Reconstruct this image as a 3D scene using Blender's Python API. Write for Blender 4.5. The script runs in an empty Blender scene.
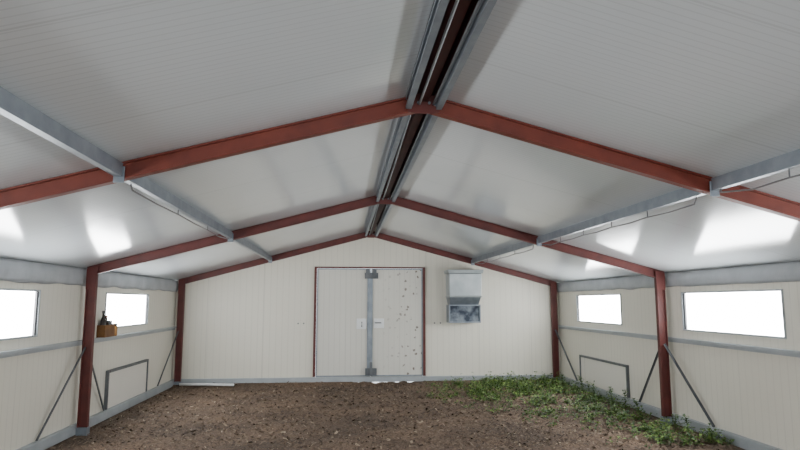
import bpy, bmesh, math, random
from mathutils import Vector, Matrix, noise
random.seed(7)
C = bpy.context.scene.collection
R = math.radians
# ------------------------------------------------------------------ dimensions
HW = 3.55           # half width
YB = 11.25          # end wall
YF = -3.7           # rear end
ZR = 2.80; SL = 0.268; XR = -0.04
def zc(x): return ZR - SL*abs(x-XR)
FR = [3.70, 7.28, 11.17]

# ------------------------------------------------------------------ materials
def newmat(name):
    m = bpy.data.materials.new(name); m.use_nodes = True
    nt = m.node_tree; nt.nodes.clear()
    out = nt.nodes.new('ShaderNodeOutputMaterial'); b = nt.nodes.new('ShaderNodeBsdfPrincipled')
    nt.links.new(b.outputs[0], out.inputs[0])
    return m, nt, b
def N(nt, t, **kw):
    n = nt.nodes.new(t)
    for k, v in kw.items(): setattr(n, k, v)
    return n
def ramp(nt, stops):
    r = nt.nodes.new('ShaderNodeValToRGB')
    el = r.color_ramp.elements
    while len(el) < len(stops): el.new(0.5)
    for e, (p, c) in zip(el, stops): e.position = p; e.color = (*c, 1)
    return r
def simple(name, c1, c2=None, scale=6, rough=0.5, metal=0.0, bump=0.0, bscale=60, detail=6, lo=0.3, hi=0.7, patch=0.0):
    m, nt, b = newmat(name)
    c2 = c2 or c1
    g = N(nt, 'ShaderNodeNewGeometry')
    n = N(nt, 'ShaderNodeTexNoise'); n.inputs['Scale'].default_value = scale; n.inputs['Detail'].default_value = detail
    nt.links.new(g.outputs['Position'], n.inputs['Vector'])
    r = ramp(nt, [(lo, c1), (hi, c2)])
    nt.links.new(n.outputs['Fac'], r.inputs[0]); colout = r.outputs[0]
    if patch:
        n3 = N(nt, 'ShaderNodeTexNoise'); n3.inputs['Scale'].default_value = 1.1; n3.inputs['Detail'].default_value = 5
        nt.links.new(g.outputs['Position'], n3.inputs['Vector'])
        r3 = ramp(nt, [(0.35, (patch,patch,patch)), (0.62, (1.15,1.12,1.1))]); nt.links.new(n3.outputs['Fac'], r3.inputs[0])
        mm = N(nt, 'ShaderNodeMix', data_type='RGBA', blend_type='MULTIPLY'); mm.inputs[0].default_value = 1
        nt.links.new(colout, mm.inputs[6]); nt.links.new(r3.outputs[0], mm.inputs[7]); colout = mm.outputs[2]
    nt.links.new(colout, b.inputs['Base Color'])
    b.inputs['Roughness'].default_value = rough; b.inputs['Metallic'].default_value = metal
    if bump:
        n2 = N(nt, 'ShaderNodeTexNoise'); n2.inputs['Scale'].default_value = bscale; n2.inputs['Detail'].default_value = 4
        nt.links.new(g.outputs['Position'], n2.inputs['Vector'])
        bp = N(nt, 'ShaderNodeBump'); bp.inputs['Strength'].default_value = bump; bp.inputs['Distance'].default_value = 0.02
        nt.links.new(n2.outputs['Fac'], bp.inputs['Height']); nt.links.new(bp.outputs[0], b.inputs['Normal'])
    return m
def panel(name, col, col2, axis, rib, joint, rough, ribstr, jointdark=0.72, spots=False, ribdark=1.0, spec=0.5, ribw=0.07):
    """painted sandwich panel: fine ribs and wider joints that vary along one world axis"""
    m, nt, b = newmat(name)
    L = nt.links.new
    g = N(nt, 'ShaderNodeNewGeometry'); s = N(nt, 'ShaderNodeSeparateXYZ'); L(g.outputs['Position'], s.inputs[0])
    v = s.outputs[axis]
    n = N(nt, 'ShaderNodeTexNoise'); n.inputs['Scale'].default_value = 0.9; n.inputs['Detail'].default_value = 5
    L(g.outputs['Position'], n.inputs['Vector'])
    r = ramp(nt, [(0.3, col), (0.75, col2)]); L(n.outputs['Fac'], r.inputs[0])
    def frac(p):
        d = N(nt, 'ShaderNodeMath', operation='DIVIDE'); L(v, d.inputs[0]); d.inputs[1].default_value = p
        f = N(nt, 'ShaderNodeMath', operation='FRACT'); L(d.outputs[0], f.inputs[0]); return f.outputs[0]
    fj = N(nt, 'ShaderNodeMath', operation='LESS_THAN'); L(frac(joint), fj.inputs[0]); fj.inputs[1].default_value = 0.012/joint
    mx = N(nt, 'ShaderNodeMix', data_type='RGBA'); L(fj.outputs[0], mx.inputs[0]); L(r.outputs[0], mx.inputs[6])
    mx.inputs[7].default_value = (*[c*jointdark for c in col], 1)
    colout = mx.outputs[2]
    fr = frac(rib)
    pp = N(nt, 'ShaderNodeMath', operation='PINGPONG'); L(fr, pp.inputs[0]); pp.inputs[1].default_value = 0.5
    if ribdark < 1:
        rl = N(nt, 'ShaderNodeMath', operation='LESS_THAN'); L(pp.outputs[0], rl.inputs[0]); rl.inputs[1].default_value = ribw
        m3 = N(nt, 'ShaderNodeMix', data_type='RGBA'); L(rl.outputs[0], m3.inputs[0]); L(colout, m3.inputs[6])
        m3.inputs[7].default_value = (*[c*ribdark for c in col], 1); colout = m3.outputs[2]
    if spots:
        nd = N(nt, 'ShaderNodeTexNoise'); nd.inputs['Scale'].default_value = 25.0; nd.inputs['Detail'].default_value = 3; L(g.outputs['Position'], nd.inputs['Vector'])
        vm = N(nt, 'ShaderNodeVectorMath', operation='MULTIPLY_ADD'); L(nd.outputs['Color'], vm.inputs[0]); vm.inputs[1].default_value = (0.06,0.06,0.06); L(g.outputs['Position'], vm.inputs[2])
        vo = N(nt, 'ShaderNodeTexVoronoi'); vo.inputs['Scale'].default_value = 10.0; L(vm.outputs[0], vo.inputs['Vector'])
        lt = N(nt, 'ShaderNodeMapRange'); L(vo.outputs['Distance'], lt.inputs[0]); lt.inputs[1].default_value = 0.16; lt.inputs[2].default_value = 0.27; lt.inputs[3].default_value = 1; lt.inputs[4].default_value = 0
        gx = N(nt, 'ShaderNodeMath', operation='GREATER_THAN'); L(vo.outputs['Color'], gx.inputs[0]); gx.inputs[1].default_value = 0.48
        gp = N(nt, 'ShaderNodeMapRange'); L(s.outputs[0], gp.inputs[0]); gp.inputs[1].default_value = 0.15; gp.inputs[2].default_value = 0.7
        a1 = N(nt, 'ShaderNodeMath', operation='MULTIPLY'); L(lt.outputs[0], a1.inputs[0]); L(gx.outputs[0], a1.inputs[1])
        a2 = N(nt, 'ShaderNodeMath', operation='MULTIPLY'); L(a1.outputs[0], a2.inputs[0]); L(gp.outputs[0], a2.inputs[1])
        m2 = N(nt, 'ShaderNodeMix', data_type='RGBA'); L(a2.outputs[0], m2.inputs[0]); L(colout, m2.inputs[6]); m2.inputs[7].default_value = (0.17, 0.14, 0.105, 1)
        colout = m2.outputs[2]
    L(colout, b.inputs['Base Color'])
    sm = N(nt, 'ShaderNodeMath', operation='SMOOTH_MIN'); L(pp.outputs[0], sm.inputs[0]); sm.inputs[1].default_value = 0.12; sm.inputs[2].default_value = 0.06
    sb = N(nt, 'ShaderNodeMath', operation='SUBTRACT'); L(sm.outputs[0], sb.inputs[0]); L(fj.outputs[0], sb.inputs[1])
    bp = N(nt, 'ShaderNodeBump'); bp.inputs['Strength'].default_value = ribstr; bp.inputs['Distance'].default_value = 0.008
    L(sb.outputs[0], bp.inputs['Height']); L(bp.outputs[0], b.inputs['Normal'])
    b.inputs['Roughness'].default_value = rough; b.inputs['Specular IOR Level'].default_value = spec
    return m
def island(name, stops, rough=0.8):
    m, nt, b = newmat(name)
    g = N(nt, 'ShaderNodeNewGeometry'); r = ramp(nt, stops)
    nt.links.new(g.outputs['Random Per Island'], r.inputs[0]); nt.links.new(r.outputs[0], b.inputs['Base Color'])
    b.inputs['Roughness'].default_value = rough
    return m
M = {}
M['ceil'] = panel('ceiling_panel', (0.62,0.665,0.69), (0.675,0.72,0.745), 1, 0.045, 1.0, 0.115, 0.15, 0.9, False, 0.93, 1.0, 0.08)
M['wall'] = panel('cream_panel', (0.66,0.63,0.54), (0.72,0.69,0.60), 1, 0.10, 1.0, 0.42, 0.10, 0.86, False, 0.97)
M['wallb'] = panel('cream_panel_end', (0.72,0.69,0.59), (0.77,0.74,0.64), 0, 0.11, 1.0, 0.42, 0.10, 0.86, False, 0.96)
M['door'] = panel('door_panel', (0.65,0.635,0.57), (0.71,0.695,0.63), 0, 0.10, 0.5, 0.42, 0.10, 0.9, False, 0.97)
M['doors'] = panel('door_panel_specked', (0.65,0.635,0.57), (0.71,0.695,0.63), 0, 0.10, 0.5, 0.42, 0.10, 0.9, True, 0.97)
M['hatch'] = panel('hatch_panel', (0.70,0.67,0.60), (0.76,0.73,0.66), 1, 0.3, 2.0, 0.42, 0.1)
M['galv'] = simple('galvanised_steel', (0.195,0.225,0.26), (0.275,0.31,0.345), 9, 0.42, 0.5)
M['galvl'] = simple('pale_galvanised_steel', (0.34,0.37,0.39), (0.42,0.45,0.47), 5, 0.45, 0.3)
M['galvd'] = simple('dull_galvanised', (0.10,0.11,0.12), (0.17,0.18,0.19), 7, 0.5, 0.5)
M['eave'] = simple('grey_eave_sheet', (0.34,0.36,0.38), (0.43,0.45,0.47), 4, 0.5, 0.0, 0.4, 7)
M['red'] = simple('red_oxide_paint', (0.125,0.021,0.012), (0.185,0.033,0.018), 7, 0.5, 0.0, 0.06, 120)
M['redshade'] = simple('red_oxide_shaded', (0.080,0.0145,0.012), (0.125,0.022,0.017), 7, 0.5, 0.0, 0.06, 120)  # red oxide darkened, shade on posts and far frames put in the colour
M['redd'] = simple('dark_red_oxide', (0.045,0.009,0.008), (0.08,0.015,0.013), 7, 0.6)
M['dark'] = simple('dark_grey_metal', (0.03,0.031,0.035), (0.05,0.05,0.055), 8, 0.45)
M['plast'] = simple('white_plastic', (0.78,0.80,0.80), (0.85,0.86,0.86), 8, 0.4)
M['cable'] = simple('grey_cable', (0.14,0.14,0.15), (0.18,0.18,0.18), 8, 0.6)
M['hop'] = simple('pale_zinc_sheet', (0.34,0.38,0.40), (0.46,0.50,0.51), 5, 0.34, 0.3)
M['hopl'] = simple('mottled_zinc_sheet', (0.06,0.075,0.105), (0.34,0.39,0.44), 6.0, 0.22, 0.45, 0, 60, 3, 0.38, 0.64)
M['wood'] = simple('brown_wood', (0.12,0.05,0.014), (0.22,0.10,0.028), 12, 0.7)
M['amber'] = simple('amber_plastic', (0.35,0.16,0.03), (0.42,0.2,0.04), 12, 0.35)
M['bottle'] = simple('dark_bottle', (0.02,0.012,0.01), (0.03,0.02,0.015), 12, 0.2)
M['soil'] = simple('litter_soil', (0.074,0.047,0.031), (0.25,0.170,0.114), 38, 0.95, 0.0, 1.0, 65, 14, 0.32, 0.68, 0.6)
M['chip'] = island('wood_chip', [(0.0,(0.048,0.030,0.020)), (0.45,(0.145,0.098,0.066)), (0.85,(0.24,0.172,0.12)), (1.0,(0.45,0.36,0.26))])
M['leaf'] = island('weed_leaf', [(0.0,(0.022,0.05,0.010)), (0.55,(0.07,0.14,0.022)), (1.0,(0.21,0.31,0.06))], 0.55)
M['leafd'] = island('weed_leaf_dark', [(0.0,(0.024,0.06,0.011)), (1.0,(0.10,0.18,0.03))], 0.5)
M['stem'] = simple('weed_stem', (0.06,0.10,0.03), (0.1,0.14,0.04), 20, 0.7)
mp, nt, b = newmat('frosted_pane')
n = N(nt, 'ShaderNodeTexNoise'); n.inputs['Scale'].default_value = 2.0
r = ramp(nt, [(0.2,(0.93,0.97,1.0)), (0.8,(1,1,1))]); nt.links.new(n.outputs['Fac'], r.inputs[0])
nt.links.new(r.outputs[0], b.inputs['Emission Color']); b.inputs['Emission Strength'].default_value = 29.0
b.inputs['Base Color'].default_value = (0.8,0.8,0.8,1)
M['pane'] = mp

# ------------------------------------------------------------------ mesh helpers (all in world coordinates)
def nb(): return bmesh.new()
def hexa(bm, p):
    v = [bm.verts.new(q) for q in p]
    for f in ((3,2,1,0),(4,5,6,7),(0,1,5,4),(1,2,6,5),(2,3,7,6),(3,0,4,7)): bm.faces.new([v[i] for i in f])
def box(bm, x0,x1,y0,y1,z0,z1):
    hexa(bm, [(x0,y0,z0),(x1,y0,z0),(x1,y1,z0),(x0,y1,z0),(x0,y0,z1),(x1,y0,z1),(x1,y1,z1),(x0,y1,z1)])
def loft(bm, A, B):
    a = [bm.verts.new(p) for p in A]; c = [bm.verts.new(p) for p in B]; n = len(a)
    bm.faces.new(a[::-1]); bm.faces.new(c)
    for i in range(n): bm.faces.new([a[i], a[(i+1)%n], c[(i+1)%n], c[i]])
def prism_y(bm, poly, y0, y1): loft(bm, [(x,y0,z) for x,z in poly], [(x,y1,z) for x,z in poly])
def tube(bm, pts, r, n=8, taper=None):
    pts = [Vector(p) for p in pts]; rings = []
    for i, p in enumerate(pts):
        t = (pts[min(i+1,len(pts)-1)] - pts[max(i-1,0)]).normalized()
        a = Vector((0,0,1)) if abs(t.z) < 0.9 else Vector((1,0,0))
        u = t.cross(a).normalized(); w = t.cross(u)
        rr = r if taper is None else r + (taper-r)*i/(len(pts)-1)
        rings.append([bm.verts.new(p + rr*(math.cos(2*math.pi*k/n)*u + math.sin(2*math.pi*k/n)*w)) for k in range(n)])
    bm.faces.new(rings[0][::-1]); bm.faces.new(rings[-1])
    for A, B in zip(rings, rings[1:]):
        for k in range(n): bm.faces.new([A[k], A[(k+1)%n], B[(k+1)%n], B[k]])
def lathe(bm, cx, cy, prof, n=16):
    rings = [[bm.verts.new((cx+r*math.cos(2*math.pi*k/n), cy+r*math.sin(2*math.pi*k/n), z)) for k in range(n)] for r, z in prof]
    bm.faces.new(rings[0][::-1]); bm.faces.new(rings[-1])
    for A, B in zip(rings, rings[1:]):
        for k in range(n): bm.faces.new([A[k], A[(k+1)%n], B[(k+1)%n], B[k]])
OFF = {}
def obj(name, bm, mat, parent=None, bevel=0.0, smooth=False, fix=True):
    if fix: bmesh.ops.recalc_face_normals(bm, faces=bm.faces[:])
    if parent is None:
        xs = [v.co for v in bm.verts]
        lo = Vector([min(c[i] for c in xs) for i in range(3)]); hi = Vector([max(c[i] for c in xs) for i in range(3)])
        off = Vector(((lo.x+hi.x)/2, (lo.y+hi.y)/2, lo.z))
    else: off = OFF[parent.name]
    bmesh.ops.translate(bm, verts=bm.verts[:], vec=-off)
    me = bpy.data.meshes.new(name)
    if smooth:
        for f in bm.faces: f.smooth = True
    bm.to_mesh(me); bm.free()
    me.materials.append(mat)
    o = bpy.data.objects.new(name, me); C.objects.link(o)
    if parent is None: o.location = off
    else: o.parent = parent
    OFF[o.name] = off
    if bevel:
        md = o.modifiers.new('Bevel', 'BEVEL'); md.width = bevel; md.segments = 2; md.limit_method = 'ANGLE'
    return o
def thing(name, loc, label, cat, group=None):
    o = bpy.data.objects.new(name, None); o.location = loc; C.objects.link(o); OFF[o.name] = Vector(loc)
    o.empty_display_size = 0.1
    return tag(o, label, cat, group)
def tag(o, label, cat, group=None, kind=None):
    o['label'] = label; o['category'] = cat
    if group: o['group'] = group
    if kind: o['kind'] = kind
    return o
def struct(o, label, cat): return tag(o, label, cat, kind='structure')

# ------------------------------------------------------------------ floor
def fz(x, y):
    z = 0.018*noise.noise(Vector((x*1.3, y*1.3, 0))) + 0.016*noise.noise(Vector((x*5, y*5, 3.1))) + 0.007*noise.noise(Vector((x*14, y*14, 1.7))) - 0.008
    if y > YB-0.3:      # litter banked against the end wall, with a few gaps under the doors
        u = min(1, (y-(YB-0.3))/0.2)
        e = 0.034
        if -0.35 < x < 0.95: e = 0.021 + 0.045*noise.noise(Vector((x*7.5, 2.0, 7.7)))
        z = z*(1-u) + u*e
    return z
bm = nb(); nx, ny = 240, 340
vs = [[bm.verts.new((-HW+2*HW*i/nx, YF+(YB-YF)*j/ny, fz(-HW+2*HW*i/nx, YF+(YB-YF)*j/ny))) for i in range(nx+1)] for j in range(ny+1)]
for j in range(ny):
    for i in range(nx): bm.faces.new([vs[j][i], vs[j][i+1], vs[j+1][i+1], vs[j+1][i]])
struct(obj('floor', bm, M['soil'], smooth=True), 'brown earth floor covered in loose litter', 'floor')

# ------------------------------------------------------------------ ceiling and ridge cap
GAP = 0.115
bm = nb()
for s in (-1, 1):
    xa, xb = XR+s*GAP, s*(HW+0.06)
    prism_y(bm, [(xa,zc(xa)), (xb,zc(xb)), (xb,zc(xb)+0.06), (xa,zc(xa)+0.06)], YF, YB+0.06)
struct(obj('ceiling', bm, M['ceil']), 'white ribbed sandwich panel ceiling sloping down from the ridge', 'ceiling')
bm = nb(); g = GAP
prism_y(bm, [(XR+x, z) for x, z in [(-g-0.04,2.835),(-g,2.835),(-g,2.93),(g,2.93),(g,2.835),(g+0.04,2.835),(g+0.04,2.97),(-g-0.04,2.97)]], YF, YB+0.06)
struct(obj('trim_1', bm, M['redd']), 'dark ridge cap closing the gap along the roof peak', 'ridge cap')

# ------------------------------------------------------------------ walls
WZ0, WZ1 = 1.13, 1.59
WIN = {-1: [(0.9,2.55),(4.65,6.32),(8.0,9.68)], 1: [(1.5,3.15),(5.28,6.98),(8.6,10.3)]}
for s, nm in ((-1,'left'), (1,'right')):
    bm = nb(); xa, xb = sorted((s*HW, s*(HW+0.06)))
    zt = zc(s*HW)-0.018
    box(bm, xa, xb, YF, YB, -0.05, WZ0); box(bm, xa, xb, YF, YB, WZ1, zt)
    ys = [YF] + [v for w in WIN[s] for v in w] + [YB]
    for i in range(0, len(ys), 2): box(bm, xa, xb, ys[i], ys[i+1], WZ0, WZ1)
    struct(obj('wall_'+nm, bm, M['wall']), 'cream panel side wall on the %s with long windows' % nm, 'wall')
DX0, DX1, DZ = -1.08, 0.985, 2.12
def endwall(y0, y1, name, label):
    bm = nb(); e = 0.002; ga, gb = XR-GAP, XR+GAP
    prism_y(bm, [(-HW,-0.05),(DX0,-0.05),(DX0,zc(DX0)-e),(-HW,zc(-HW)-e)], y0, y1)
    prism_y(bm, [(DX1,-0.05),(HW,-0.05),(HW,zc(HW)-e),(DX1,zc(DX1)-e)], y0, y1)
    prism_y(bm, [(DX0,DZ),(DX1,DZ),(DX1,zc(DX1)-e),(gb,zc(gb)-e),(gb,2.928),(ga,2.928),(ga,zc(ga)-e),(DX0,zc(DX0)-e)], y0, y1)
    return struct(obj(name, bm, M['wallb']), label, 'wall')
wb = endwall(YB, YB+0.06, 'wall_back', 'cream vertical panel end wall with the double door')
for xx in (-1.36,-1.26,1.16,1.27):
    b2 = nb(); lathe(b2, 0, 0, [(0.014,0),(0.014,0.006),(0.006,0.01)], 10)
    bmesh.ops.rotate(b2, verts=b2.verts[:], cent=(0,0,0), matrix=Matrix.Rotation(R(90),3,'X'))
    bmesh.ops.translate(b2, verts=b2.verts[:], vec=(xx, YB, 1.08)); obj('bolt_head', b2, M['galvd'], wb)
endwall(YF-0.06, YF, 'wall_front', 'cream end wall behind the viewer with an open doorway')

# windows
k = 0
for s in (-1, 1):
    for (y0, y1) in WIN[s]:
        k += 1
        side = 'left' if s < 0 else 'right'
        where = ['beside the viewer', 'in the nearer bay', 'in the far bay'][WIN[s].index((y0,y1))]
        w = thing('window_%d' % k, (s*HW, (y0+y1)/2, WZ0), 'long bright window in the %s wall, %s' % (side, where), 'window')
        w['kind'] = 'structure'
        t = 0.018
        bm = nb(); xa, xb = sorted((s*(HW-0.012), s*(HW+0.055)))
        box(bm, xa,xb, y0,y1, WZ0,WZ0+t); box(bm, xa,xb, y0,y1, WZ1-t,WZ1)
        box(bm, xa,xb, y0,y0+t, WZ0+t,WZ1-t); box(bm, xa,xb, y1-t,y1, WZ0+t,WZ1-t)
        obj('window_frame', bm, M['galvl'], w)
        bm = nb(); xa, xb = sorted((s*(HW+0.02), s*(HW+0.03)))
        box(bm, xa,xb, y0+t,y1-t, WZ0+t,WZ1-t); obj('pane', bm, M['pane'], w)
        bm = nb(); xa, xb = sorted((s*(HW-0.002), s*(HW+0.018)))
        box(bm, xa,xb, y1-t-0.035,y1-t, WZ0+t,WZ1-t); obj('sash_bar', bm, M['dark'], w)

# eave strips: crumpled grey sheet hanging along the top of each side wall
for i, s in enumerate((-1, 1)):
    bm = nb(); n = 300; rows = 6; g = []
    ztop = zc(s*(HW-0.03))-0.012
    for j in range(n+1):
        y = YF + (YB-YF)*j/n; row = []
        for q in range(rows+1):
            z = 1.655 + (ztop-1.655)*q/rows
            d = 0.010 + 0.020*(1+noise.noise(Vector((y*4.5, z*9, 5*s)))) * math.sin(math.pi*q/rows)
            if q == 0: z += 0.022*noise.noise(Vector((y*2.6, 1, s)))
            row.append(bm.verts.new((s*(HW-d), y, z)))
        row.append(bm.verts.new((s*(HW-0.001), y, ztop)))
        row.insert(0, bm.verts.new((s*(HW-0.001), y, row[0].co.z)))
        g.append(row)
    for A, B in zip(g, g[1:]):
        for q in range(len(A)-1): bm.faces.new([A[q],A[q+1],B[q+1],B[q]])
    struct(obj('trim_%d' % (2+i), bm, M['eave'], smooth=True), 'crumpled grey strip under the %s eave' % ('left' if s<0 else 'right'), 'eave strip')

# kerbs
for s, nm in ((-1,'left'), (1,'right')):
    bm = nb(); xa, xb = sorted((s*(HW-0.055), s*HW)); box(bm, xa, xb, YF, YB, 0.0, 0.11)
    struct(obj('baseboard_'+nm, bm, M['galvl'], bevel=0.006), 'grey steel kerb along the foot of the %s wall' % nm, 'kerb')
bm = nb(); box(bm, -HW+0.056, HW-0.056, YB-0.05, YB-0.001, 0.024, 0.115)
struct(obj('baseboard_back', bm, M['galvl'], bevel=0.006), 'grey steel kerb across the foot of the end wall', 'kerb')

# ------------------------------------------------------------------ double door
bm = nb()
box(bm, DX0, DX0+0.045, YB-0.04, YB+0.05, 0.12, DZ); box(bm, DX1-0.045, DX1, YB-0.04, YB+0.05, 0.12, DZ)
box(bm, DX0+0.045, DX1-0.045, YB-0.02, YB+0.05, DZ-0.025, DZ)
struct(obj('trim_4', bm, M['redshade']), 'dark red steel frame around the double door', 'door frame')
bm = nb(); box(bm, DX0+0.05, -0.035, YB-0.005, YB+0.04, 0.10, DZ-0.03)
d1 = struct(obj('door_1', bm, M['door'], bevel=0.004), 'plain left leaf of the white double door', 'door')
bm = nb(); box(bm, -0.028, DX1-0.05, YB-0.005, YB+0.04, 0.10, DZ-0.03)
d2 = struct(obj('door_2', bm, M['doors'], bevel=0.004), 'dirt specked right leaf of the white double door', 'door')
def edge(x0, x1, z0, z1, parent):
    bm = nb(); ya, yb = YB-0.012, YB-0.005; t = 0.022
    box(bm, x0,x1,ya,yb,z0,z0+t); box(bm, x0,x1,ya,yb,z1-t,z1); box(bm, x0,x0+t,ya,yb,z0+t,z1-t); box(bm, x1-t,x1,ya,yb,z0+t,z1-t)
    obj('edge_trim', bm, M['galv'], parent)
edge(DX0+0.05, -0.035, 0.12, DZ-0.03, d1); edge(-0.028, DX1-0.05, 0.12, DZ-0.03, d2)
bm = nb(); box(bm, -0.10, 0.0, YB-0.035, YB-0.012, 0.16, 2.0)
box(bm, -0.075, -0.025, YB-0.045, YB-0.035, 0.18, 1.98)
obj('locking_bar', bm, M['galv'], d1, bevel=0.003)
bm = nb(); box(bm, -0.15, 0.10, YB-0.05, YB-0.036, 1.90, 2.01); box(bm, -0.13, -0.06, YB-0.06, YB-0.05, 1.92, 2.08); box(bm, 0.0, 0.07, YB-0.06, YB-0.05, 1.92, 2.08)
obj('top_bracket', bm, M['galvd'], d1, bevel=0.004)
bm = nb(); box(bm, -0.13, 0.08, YB-0.06, YB-0.036, 0.14, 0.27); box(bm, -0.05, 0.0, YB-0.075, YB-0.06, 0.13, 0.38)
obj('bottom_bolt', bm, M['galvd'], d1, bevel=0.004)
bm = nb(); box(bm, -0.295, -0.115, YB-0.04, YB-0.012, 0.975, 1.165)
lp = obj('lock_plate', bm, M['plast'], d1, bevel=0.006)
bm = nb(); tube(bm, [(-0.2,YB-0.04,1.1),(-0.2,YB-0.08,1.1),(-0.2,YB-0.085,1.03),(-0.2,YB-0.04,1.02)], 0.010); obj('handle', bm, M['galvd'], lp)
bm = nb(); box(bm, 0.02, 0.21, YB-0.035, YB-0.012, 0.99, 1.165)
lp = obj('lock_plate', bm, M['plast'], d2, bevel=0.006)
bm = nb(); tube(bm, [(0.05,YB-0.035,1.09),(0.05,YB-0.075,1.09),(0.16,YB-0.078,1.09)], 0.010); obj('handle', bm, M['galvd'], lp)

# ------------------------------------------------------------------ portal frames
DEP, FL, TF, TW = 0.108, 0.062, 0.011, 0.012
XO = HW-0.057; XI = XO-0.108       # post outer / inner face
def isec():
    h, w, f = DEP, FL/2, TF; t = TW/2
    return [(-w,0),(w,0),(w,-f),(t,-f),(t,-h+f),(w,-h+f),(w,-h),(-w,-h),(-w,-h+f),(-t,-h+f),(-t,-f),(-w,-f)]
def rafter_seg(x0, x1, yf, parent, mt):
    bm = nb(); g = 0.003
    loft(bm, [(x0, yf+a, zc(x0)+d-g) for a, d in isec()], [(x1, yf+a, zc(x1)+d-g) for a, d in isec()])
    obj('rafter', bm, mt, parent, bevel=0.002)
PX = 1.88
FT = 0.075     # grey foot height
labels = ['red steel portal frame nearest the viewer, only its rafters showing',
          'red steel portal frame in mid building with braced posts beside the windows',
          'red steel portal frame standing against the cream end wall']
for yf, lab in zip(FR, labels):
    t = thing('portal_frame', (0, yf, 0), lab, 'steel frame', None)
    mt = M['red'] if yf < 5 else M['redshade']  # same paint, far frames take the copy with shade painted in
    for s in (-1, 1):
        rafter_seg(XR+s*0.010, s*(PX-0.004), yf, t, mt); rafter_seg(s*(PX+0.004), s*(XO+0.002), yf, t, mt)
        # post
        bm = nb(); xi, xo = XI, XO; f = 0.011
        pl = [(s*xi,-FL/2),(s*xi,FL/2),(s*(xi+f),FL/2),(s*(xi+f),0.006),(s*(xo-f),0.006),(s*(xo-f),FL/2),(s*xo,FL/2),(s*xo,-FL/2),(s*(xo-f),-FL/2),(s*(xo-f),-0.006),(s*(xi+f),-0.006),(s*(xi+f),-FL/2)]
        zt = lambda x: zc(x)-DEP-0.003
        loft(bm, [(x, yf+a, FT) for x, a in pl], [(x, yf+a, zt(x)) for x, a in pl])
        p = obj('post', bm, M['redshade'], t, bevel=0.002)
        bm = nb(); xa, xb = sorted((s*(XI-0.008), s*(XO+0.001))); box(bm, xa, xb, yf-0.045, yf+0.045 if yf < 11 else yf+0.028, -0.03, FT)
        obj('foot', bm, M['galv'], p, bevel=0.004)
        # cleat at the purlin
        bm = nb(); xx = s*PX; zq = zc(xx)
        a = [(xx-0.032, zq-0.03), (xx+0.032, zq-0.03), (xx+0.032, zq-0.13), (xx-0.032, zq-0.13)]
        loft(bm, [(x, yf-FL/2-0.008, z) for x, z in a], [(x, yf-FL/2-0.001, z) for x, z in a])
        obj('purlin_cleat', bm, M['galv'], t, bevel=0.002)
        # knee plate
        bm = nb(); y0 = yf-FL/2-0.008
        a = [(s*(XI-0.02), zc(s*XI)-0.02), (s*XO, zc(s*XO)-0.02), (s*XO, 1.62), (s*XI, 1.62)]
        loft(bm, [(x,y0,z) for x,z in a], [(x,y0+0.007,z) for x,z in a]); obj('knee_plate', bm, M['redshade'], t)
    bm = nb(); y0 = yf-FL/2-0.010
    a = [(-0.10,ZR-0.035),(0,ZR-0.012),(0.10,ZR-0.035),(0.10,ZR-0.132),(0.05,ZR-0.142),(-0.05,ZR-0.142),(-0.10,ZR-0.132)]
    loft(bm, [(XR+x,y0,z) for x,z in a], [(XR+x,y0+0.009,z) for x,z in a])
    ap = obj('apex_plate', bm, M['redshade'], t)
    for bx_, bz in ((-0.075,-0.085),(-0.035,-0.075),(0.035,-0.075),(0.075,-0.085)):
        bm = nb(); tube(bm, [(XR+bx_, y0, ZR+bz), (XR+bx_, y0-0.014, ZR+bz)], 0.009, 6); obj('bolt', bm, M['galv'], ap)

# ------------------------------------------------------------------ purlins (one per bay)
def csec(xc, w, d):
    t = 0.006; a, b_ = xc-w/2, xc+w/2
    return [(a,0),(b_,0),(b_,-0.02),(b_-t,-0.02),(b_-t,-t),(a+t,-t),(a+t,-d+t),(b_-t,-d+t),(b_-t,-d+0.02),(b_,-d+0.02),(b_,-d),(a,-d)]
bays = [(YF+0.01, FR[0]-FL/2-0.012), (FR[0]+FL/2+0.002, FR[1]-FL/2-0.012), (FR[1]+FL/2+0.002, FR[2]-FL/2-0.012)]
bn = ['overhead, nearer than the first red rafter', 'between the first and second red rafters', 'in the far bay before the end wall']
for s, sd in ((-1,'left'), (1,'right')):
    for (y0, y1), w in zip(bays, bn):
        z0 = zc(s*(PX+0.03))-0.004
        bm = nb(); prism_y(bm, [(s*x, z0+z) for x, z in csec(PX, 0.044, 0.082)], y0, y1)
        tag(obj('purlin', bm, M['galv']), 'grey purlin on the %s roof slope, %s' % (sd, w), 'purlin', 'mid slope purlins')
        z0 = zc(XR+0.12)-0.004
        bm = nb(); prism_y(bm, [(XR+s*x, z0+z) for x, z in csec(0.097, 0.036, 0.08)], y0, y1)
        tag(obj('ridge_purlin', bm, M['galv']), 'grey ridge channel on the %s side, %s' % (sd, w), 'purlin', 'ridge purlins')
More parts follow.
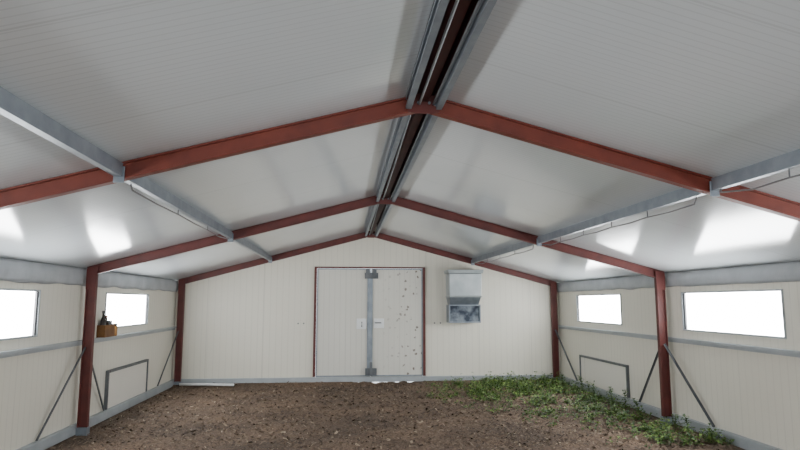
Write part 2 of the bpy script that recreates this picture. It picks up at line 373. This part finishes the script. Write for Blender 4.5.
for (y0, y1), w in zip(bays, bn):
    bm = nb(); a, c = 2.735, 2.82; h = 0.030
    prism_y(bm, [(XR+x, z) for x, z in [(-h,c),(h,c),(h,c-.01),(0.006,c-.01),(0.006,a+.01),(h,a+.01),(h,a),(-h,a),(-h,a+.01),(-0.006,a+.01),(-0.006,c-.01),(-h,c-.01)]], y0, y1)
    rb = tag(obj('ridge_beam', bm, M['redd']), 'dark red beam along the peak, %s' % w, 'beam', 'red ridge beams')
    for sx, sd, mt in ((-1, 'pale', 'galvl'), (1, 'dark', 'galvd')):
        x_a, x_b = (-0.066, -0.030) if sx < 0 else (0.052, 0.060)
        bm = nb(); tube(bm, [(XR+x_a,y0+0.02,2.712),(XR+(x_a+x_b)/2,(y0+y1)/2,2.705),(XR+x_b,y1-0.02,2.712)], 0.008, 8)
        tag(obj('ridge_rod', bm, M[mt], smooth=True), 'thin %s straight rod inside the ridge, %s' % (sd, w), 'rod', 'ridge rods')

# cables hung under the purlins: nearly straight wire on short hangers
def cable(x, y0, y1, nspan, drop, label, zoff=-0.100, r=0.0055):
    z0 = zc(x)+zoff
    t = thing('cable', (x, (y0+y1)/2, z0-drop), label, 'cable', None)
    L = (y1-y0)/nspan
    pts = [(x, y0-0.03, z0), (x, y0, z0-drop*0.9)]
    for i in range(nspan): pts += [(x, y0+(i+0.5)*L, z0-drop*1.08), (x, y0+(i+1)*L, z0-drop*(0.9 if i < nspan-1 else 0.3))]
    bm = nb(); tube(bm, pts, r, 6); obj('wire', bm, M['cable'], t, smooth=True)
    for i in range(1, nspan+1):
        y = y0+L*i
        bm = nb(); tube(bm, [(x, y, z0+0.010), (x, y, z0-drop*(0.9 if i < nspan else 0.3))], 0.0045, 6); obj('hanger', bm, M['galvd'], t)
cable(PX, 3.9, 7.15, 5, 0.048, 'thin grey cable hung under the right purlin between two red rafters')
cable(PX, 7.5, 10.8, 4, 0.045, 'thin grey cable hung under the right purlin in the far bay')
cable(PX, 1.2, 3.6, 4, 0.048, 'thin grey cable hung under the right purlin nearest the viewer')
cable(-PX, 3.9, 7.1, 3, 0.036, 'thin grey cable hung under the left purlin')

# ------------------------------------------------------------------ side rails and braces
for s, sd in ((-1,'left'), (1,'right')):
    bm = nb(); xo = HW-0.001; xi = HW-0.055
    poly = [(s*xi,1.035),(s*xo,1.035),(s*xo,0.975),(s*(xo-0.006),0.975),(s*(xo-0.006),1.029),(s*(xi+0.006),1.029),(s*(xi+0.006),1.01),(s*xi,1.01)]
    prism_y(bm, poly, YF+0.02, YB-0.002)
    tag(obj('wall_rail', bm, M['galvl']), 'long grey steel rail under the windows of the %s wall' % sd, 'rail')
def brace(s, yf, dirn, label):
    xa, xb = s*(XI+0.06), s*(HW-0.03); ya = yf+dirn*(FL/2+0.003); yb = yf+dirn*0.84; za, zb = 0.95, 0.112
    bm = nb(); A = Vector((xa, ya, za)); B = Vector((xb, yb, zb))
    d = (B-A).normalized(); e = d.cross(Vector((1,0,0))).normalized(); q = d.cross(e)
    w = 0.022; t = 0.005
    sec = [(0,0),(w,0),(w,t),(t,t),(t,w),(0,w)]
    loft(bm, [A+q*a+e*c for a, c in sec], [B+q*a+e*c for a, c in sec])
    tag(obj('diagonal_brace', bm, M['galvd']), label, 'brace', 'diagonal braces on the posts')
brace(-1, FR[1], -1, 'grey diagonal brace on the near side of the left middle post')
brace(-1, FR[1], 1, 'grey diagonal brace on the far side of the left middle post')
brace(1, FR[1], -1, 'grey diagonal brace on the near side of the right middle post')
brace(1, FR[1], 1, 'grey diagonal brace on the far side of the right middle post')
brace(-1, FR[2], -1, 'grey diagonal brace on the far left corner post by the end wall')
brace(1, FR[2], -1, 'grey diagonal brace on the far right corner post by the end wall')

# ------------------------------------------------------------------ pop hole hatches
def hatch(s, y0, y1, z1, label):
    z0 = 0.115; t = thing('hatch', (s*HW, (y0+y1)/2, z0), label, 'hatch')
    def bx(a, b_, ya, yb, za, zb, bm):
        xa, xb = sorted((s*(HW-a), s*(HW-b_))); box(bm, xa, xb, ya, yb, za, zb)
    bm = nb(); bx(0.025,0.001,y0+0.03,y1-0.03,z0,z1-0.03,bm); obj('hatch_panel', bm, M['hatch'], t, bevel=0.003)
    bm = nb()
    bx(0.04,0.001,y0,y0+0.03,z0,z1,bm); bx(0.04,0.001,y1-0.03,y1,z0,z1,bm); bx(0.05,0.001,y0+0.03,y1-0.03,z1-0.03,z1,bm)
    obj('hatch_frame', bm, M['galvd'], t)
hatch(-1, 8.15, 9.74, 0.60, 'low cream hatch with grey frame at the foot of the left wall')
hatch(1, 8.45, 10.2, 0.57, 'low cream hatch with dark frame behind weeds on the right wall')

# ------------------------------------------------------------------ hopper on the end wall
t = thing('feed_hopper', (1.69, YB-0.18, 1.09), 'pale grey metal hopper hung on the end wall right of the door', 'hopper')
def frus(bm, b0, b1, z0, z1):
    (xa,xb,ya,yb), (xc,xd,yc,yd) = b0, b1
    ya, yb, yc, yd = YB-ya, YB-yb, YB-yc, YB-yd
    hexa(bm, [(xa,ya,z0),(xb,ya,z0),(xb,yb,z0),(xa,yb,z0),(xc,yc,z1),(xd,yc,z1),(xd,yd,z1),(xc,yd,z1)])
w0 = 0.002
bm = nb(); frus(bm, (1.385,1.965,.40,w0), (1.375,1.975,.42,w0), 1.58, 1.98); obj('hopper_body', bm, M['hop'], t, bevel=0.006)
bm = nb(); frus(bm, (1.395,1.965,.41,w0), (1.395,1.965,.41,w0), 1.98, 1.99); obj('lid_seam_shadow', bm, M['galvd'], t)  # dark strip gives the seam under the lid a painted shadow line
bm = nb(); frus(bm, (1.355,1.995,.44,w0), (1.345,2.005,.46,w0), 1.99, 2.055); obj('lid', bm, M['hop'], t, bevel=0.006)
bm = nb(); frus(bm, (1.375,1.975,.41,w0), (1.37,1.98,.42,w0), 1.555, 1.58); obj('body_lip', bm, M['hop'], t, bevel=0.004)
bm = nb(); frus(bm, (1.41,1.95,.24,w0), (1.385,1.965,.385,w0), 1.42, 1.555); obj('chute', bm, M['galv'], t, bevel=0.006)
x0, x1, z0, z1, d0 = 1.385, 1.975, 1.09, 1.42, .30
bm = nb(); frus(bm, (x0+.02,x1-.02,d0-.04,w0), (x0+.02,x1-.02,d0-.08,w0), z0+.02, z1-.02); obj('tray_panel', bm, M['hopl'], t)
bm = nb()
for q in ((x0,x1,z0,z0+.02),(x0,x1,z1-.02,z1),(x0,x0+.02,z0+.02,z1-.02),(x1-.02,x1,z0+.02,z1-.02)):
    frus(bm, (q[0],q[1],d0,w0), (q[0],q[1],d0,w0), q[2], q[3])
obj('tray_frame', bm, M['galv'], t)

# ------------------------------------------------------------------ things on the left rail
RT = 1.0365
bm = nb()
y0, y1, xa, xb = 7.78, 8.10, -HW+0.003, -HW+0.10; h = 0.15; w = 0.012
t = thing('wooden_box', ((xa+xb)/2, (y0+y1)/2, RT), 'small brown wooden box standing on the left rail by the window', 'box')
box(bm, xa, xb, y0, y1, RT, RT+w); obj('box_base', bm, M['wood'], t)
bm = nb(); box(bm, xb-w, xb, y0, y1, RT+w, RT+h); box(bm, xa, xa+w, y0, y1, RT+w, RT+h)
box(bm, xa+w, xb-w, y0, y0+w, RT+w, RT+h); box(bm, xa+w, xb-w, y1-w, y1, RT+w, RT+h); obj('box_side', bm, M['wood'], t)
BX = -HW+0.051
def bottle(y, z, h, r, label, mat, cap):
    x = BX
    t = thing('bottle', (x, y, z), label, 'bottle')
    bm = nb(); lathe(bm, x, y, [(r*0.9,z),(r,z+0.01),(r,z+h*0.6),(r*0.45,z+h*0.78),(r*0.4,z+h*0.9)]); obj('bottle_body', bm, mat, t, smooth=True)
    bm = nb(); lathe(bm, x, y, [(r*0.48,z+h*0.9),(r*0.48,z+h),(r*0.4,z+h+0.003)]); obj('cap', bm, cap, t)
bottle(7.835, RT+w, 0.31, 0.034, 'taller dark bottle standing in the wooden box', M['bottle'], M['dark'])
bottle(7.93, RT+w, 0.25, 0.034, 'shorter dark bottle with a red cap standing in the wooden box', M['bottle'], M['red'])
bm = nb(); z = RT+w; lathe(bm, BX, 8.03, [(0.034,z),(0.036,z+0.006),(0.036,z+0.185),(0.032,z+0.19)])
t = tag(obj('can', bm, M['galvd'], smooth=True), 'dull grey can standing in the wooden box behind the bottles', 'can')
bm = nb(); lathe(bm, BX, 8.20, [(0.04,RT),(0.044,RT+0.01),(0.044,RT+0.11),(0.036,RT+0.13)])
t = tag(obj('jar', bm, M['amber'], smooth=True), 'amber plastic jar on the rail beside the wooden box', 'jar')
bm = nb(); lathe(bm, BX, 8.20, [(0.042,RT+0.13),(0.042,RT+0.155),(0.03,RT+0.158)]); obj('lid', bm, M['dark'], t)

# pale pipe on the floor
bm = nb(); tube(bm, [(-3.36,11.0,0.05),(-2.9,10.98,0.045),(-2.42,10.92,0.04)], 0.022, 10)
tag(obj('pipe', bm, M['plast'], smooth=True), 'white plastic pipe lying on the litter in the far left corner', 'pipe')

# ------------------------------------------------------------------ litter chips (stuff)
bm = nb()
for i in range(46000):
    x = random.uniform(-3.46, 3.46); y = random.uniform(5.2, 11.16)
    z = fz(x, y) + random.uniform(0.001, 0.013)
    l = random.uniform(0.004, 0.011)*random.choice((1,1,1,2.6)); w = l*random.uniform(0.15, 0.5)
    a = random.uniform(0, 6.28); tx, ty = random.uniform(-0.6,0.6), random.uniform(-0.6,0.6)
    u = Vector((math.cos(a), math.sin(a), tx)); v = Vector((-math.sin(a), math.cos(a), ty)); c = Vector((x,y,z))
    bm.faces.new([bm.verts.new(c+u*l*p+v*w*q) for p, q in ((-1,-1),(1,-1),(1,1),(-1,1))])
tag(obj('wood_chips', bm, M['chip'], fix=False), 'loose brown wood chips and litter strewn over the earth floor', 'litter', kind='stuff')

# ------------------------------------------------------------------ weeds
def leaf(bm, c, az, el, L, W):
    d = Vector((math.cos(az)*math.cos(el), math.sin(az)*math.cos(el), math.sin(el)))
    sd = Vector((-math.sin(az), math.cos(az), 0)); up = sd.cross(d)*-1
    P = [c, c+d*L*0.5+up*L*0.06, c+d*L-Vector((0,0,L*0.22)), c+d*L*0.5+sd*W+up*L*0.14, c+d*L*0.5-sd*W+up*L*0.14]
    b0, m0, tp, l, r = [bm.verts.new((min(p.x, 3.485), min(p.y, 11.19), p.z)) for p in P]    # leaves stop at the kerbs
    for f in ((b0,m0,l),(b0,r,m0),(m0,tp,l),(m0,r,tp)): bm.faces.new(f)
edge_pts = [(11.2,1.3),(10.5,0.9),(9.5,0.55),(8.8,0.9),(8.1,1.3),(6.9,1.8),(6.0,2.4)]
def edge_x(y):
    for (ya, xa), (yb, xb) in zip(edge_pts, edge_pts[1:]):
        if yb <= y <= ya: return xa+(xb-xa)*(ya-y)/(ya-yb)
    return 9
bm = nb()
for i in range(16000):
    y = random.uniform(6.0, 11.11); x = random.uniform(0.55, 3.42)
    e = edge_x(y)
    if x < e: continue
    dens = 0.24
    if y > 9.8 and x < 3.1: dens = 0.68
    if x > 2.9: dens = max(dens, 0.44)
    dens *= min(1, ((x-e)/1.4)**1.3+0.06)
    nz = noise.noise(Vector((x*2.6, y*2.0, 9))) + 0.8*noise.noise(Vector((x*7, y*6, 4)))
    if random.random() > dens*max(0.07, 0.46+2.1*nz): continue
    hh = random.uniform(0.02, 0.12)*(1.3 if y > 9.8 or x > 3 else 0.75)*(0.6+1.1*random.random()**2)
    z = fz(x, y)
    for q in range(random.randint(3, 8)):
        zz = z + hh*random.uniform(0.1, 1)
        leaf(bm, Vector((min(x+random.uniform(-.03,.03),3.45), y+random.uniform(-.03,.03), zz)), random.uniform(0,6.28), random.uniform(0.0,0.9), random.uniform(0.025,0.07), random.uniform(0.008,0.021))
tag(obj('weeds', bm, M['leaf'], fix=False), 'low green weeds spreading over the litter in the right corner', 'weeds', kind='stuff')
def tall_weed(x, y, h):
    z = fz(x, y)-0.005
    t = thing('leafy_weed', (x, y, z), 'taller leafy green weed growing along the foot of the right wall', 'weed', 'taller weeds along the right wall')
    lean = Vector((random.uniform(-.06,.03), random.uniform(-.06,.06), 0))
    P = lambda u: Vector((x,y,z)) + Vector((0,0,h*u)) + lean*u*u
    bm = nb(); tube(bm, [P(i/5) for i in range(6)], 0.006, 6, 0.002); obj('stem', bm, M['stem'], t)
    bm = nb(); n = int(h*90)
    for i in range(n):
        leaf(bm, P(0.15+0.85*i/n), i*2.4, random.uniform(0.0,0.7), random.uniform(0.06,0.10)*(1.1-0.4*i/n), random.uniform(0.016,0.027))
    obj('leaf', bm, M['leafd'], t, fix=False)
for x, y, h in ((3.28,6.55,0.24),(3.15,6.3,0.16),(3.3,6.85,0.2),(3.3,7.7,0.24),(3.1,8.0,0.17),(3.3,8.5,0.28),(3.25,9.0,0.26),(3.32,9.6,0.3),(3.2,10.2,0.26),(3.0,10.6,0.22),(3.3,8.1,0.3),(3.3,9.3,0.24)):
    tall_weed(x, y, h)

# ------------------------------------------------------------------ light
w = bpy.data.worlds.new('World'); bpy.context.scene.world = w; w.use_nodes = True
bg = w.node_tree.nodes['Background']; bg.inputs[0].default_value = (0.92,0.96,1.0,1); bg.inputs[1].default_value = 3.0
ld = bpy.data.lights.new('doorway_daylight', 'AREA'); ld.shape = 'RECTANGLE'; ld.size = 2.0; ld.size_y = 2.0; ld.energy = 140; ld.color = (0.91,0.955,1.0)
lo = bpy.data.objects.new('doorway_daylight', ld); C.objects.link(lo); lo.location = (0, YF-0.15, 1.1); lo.rotation_euler = (R(90), 0, 0)

# ------------------------------------------------------------------ camera
cd = bpy.data.cameras.new('camera'); cd.sensor_width = 36; cd.lens = 27.0; cd.clip_start = 0.05
cam = bpy.data.objects.new('camera', cd); C.objects.link(cam)
cam.location = (-0.53, 0, 1.47); cam.rotation_euler = (R(97.31), 0, R(-5.29))
bpy.context.scene.camera = cam
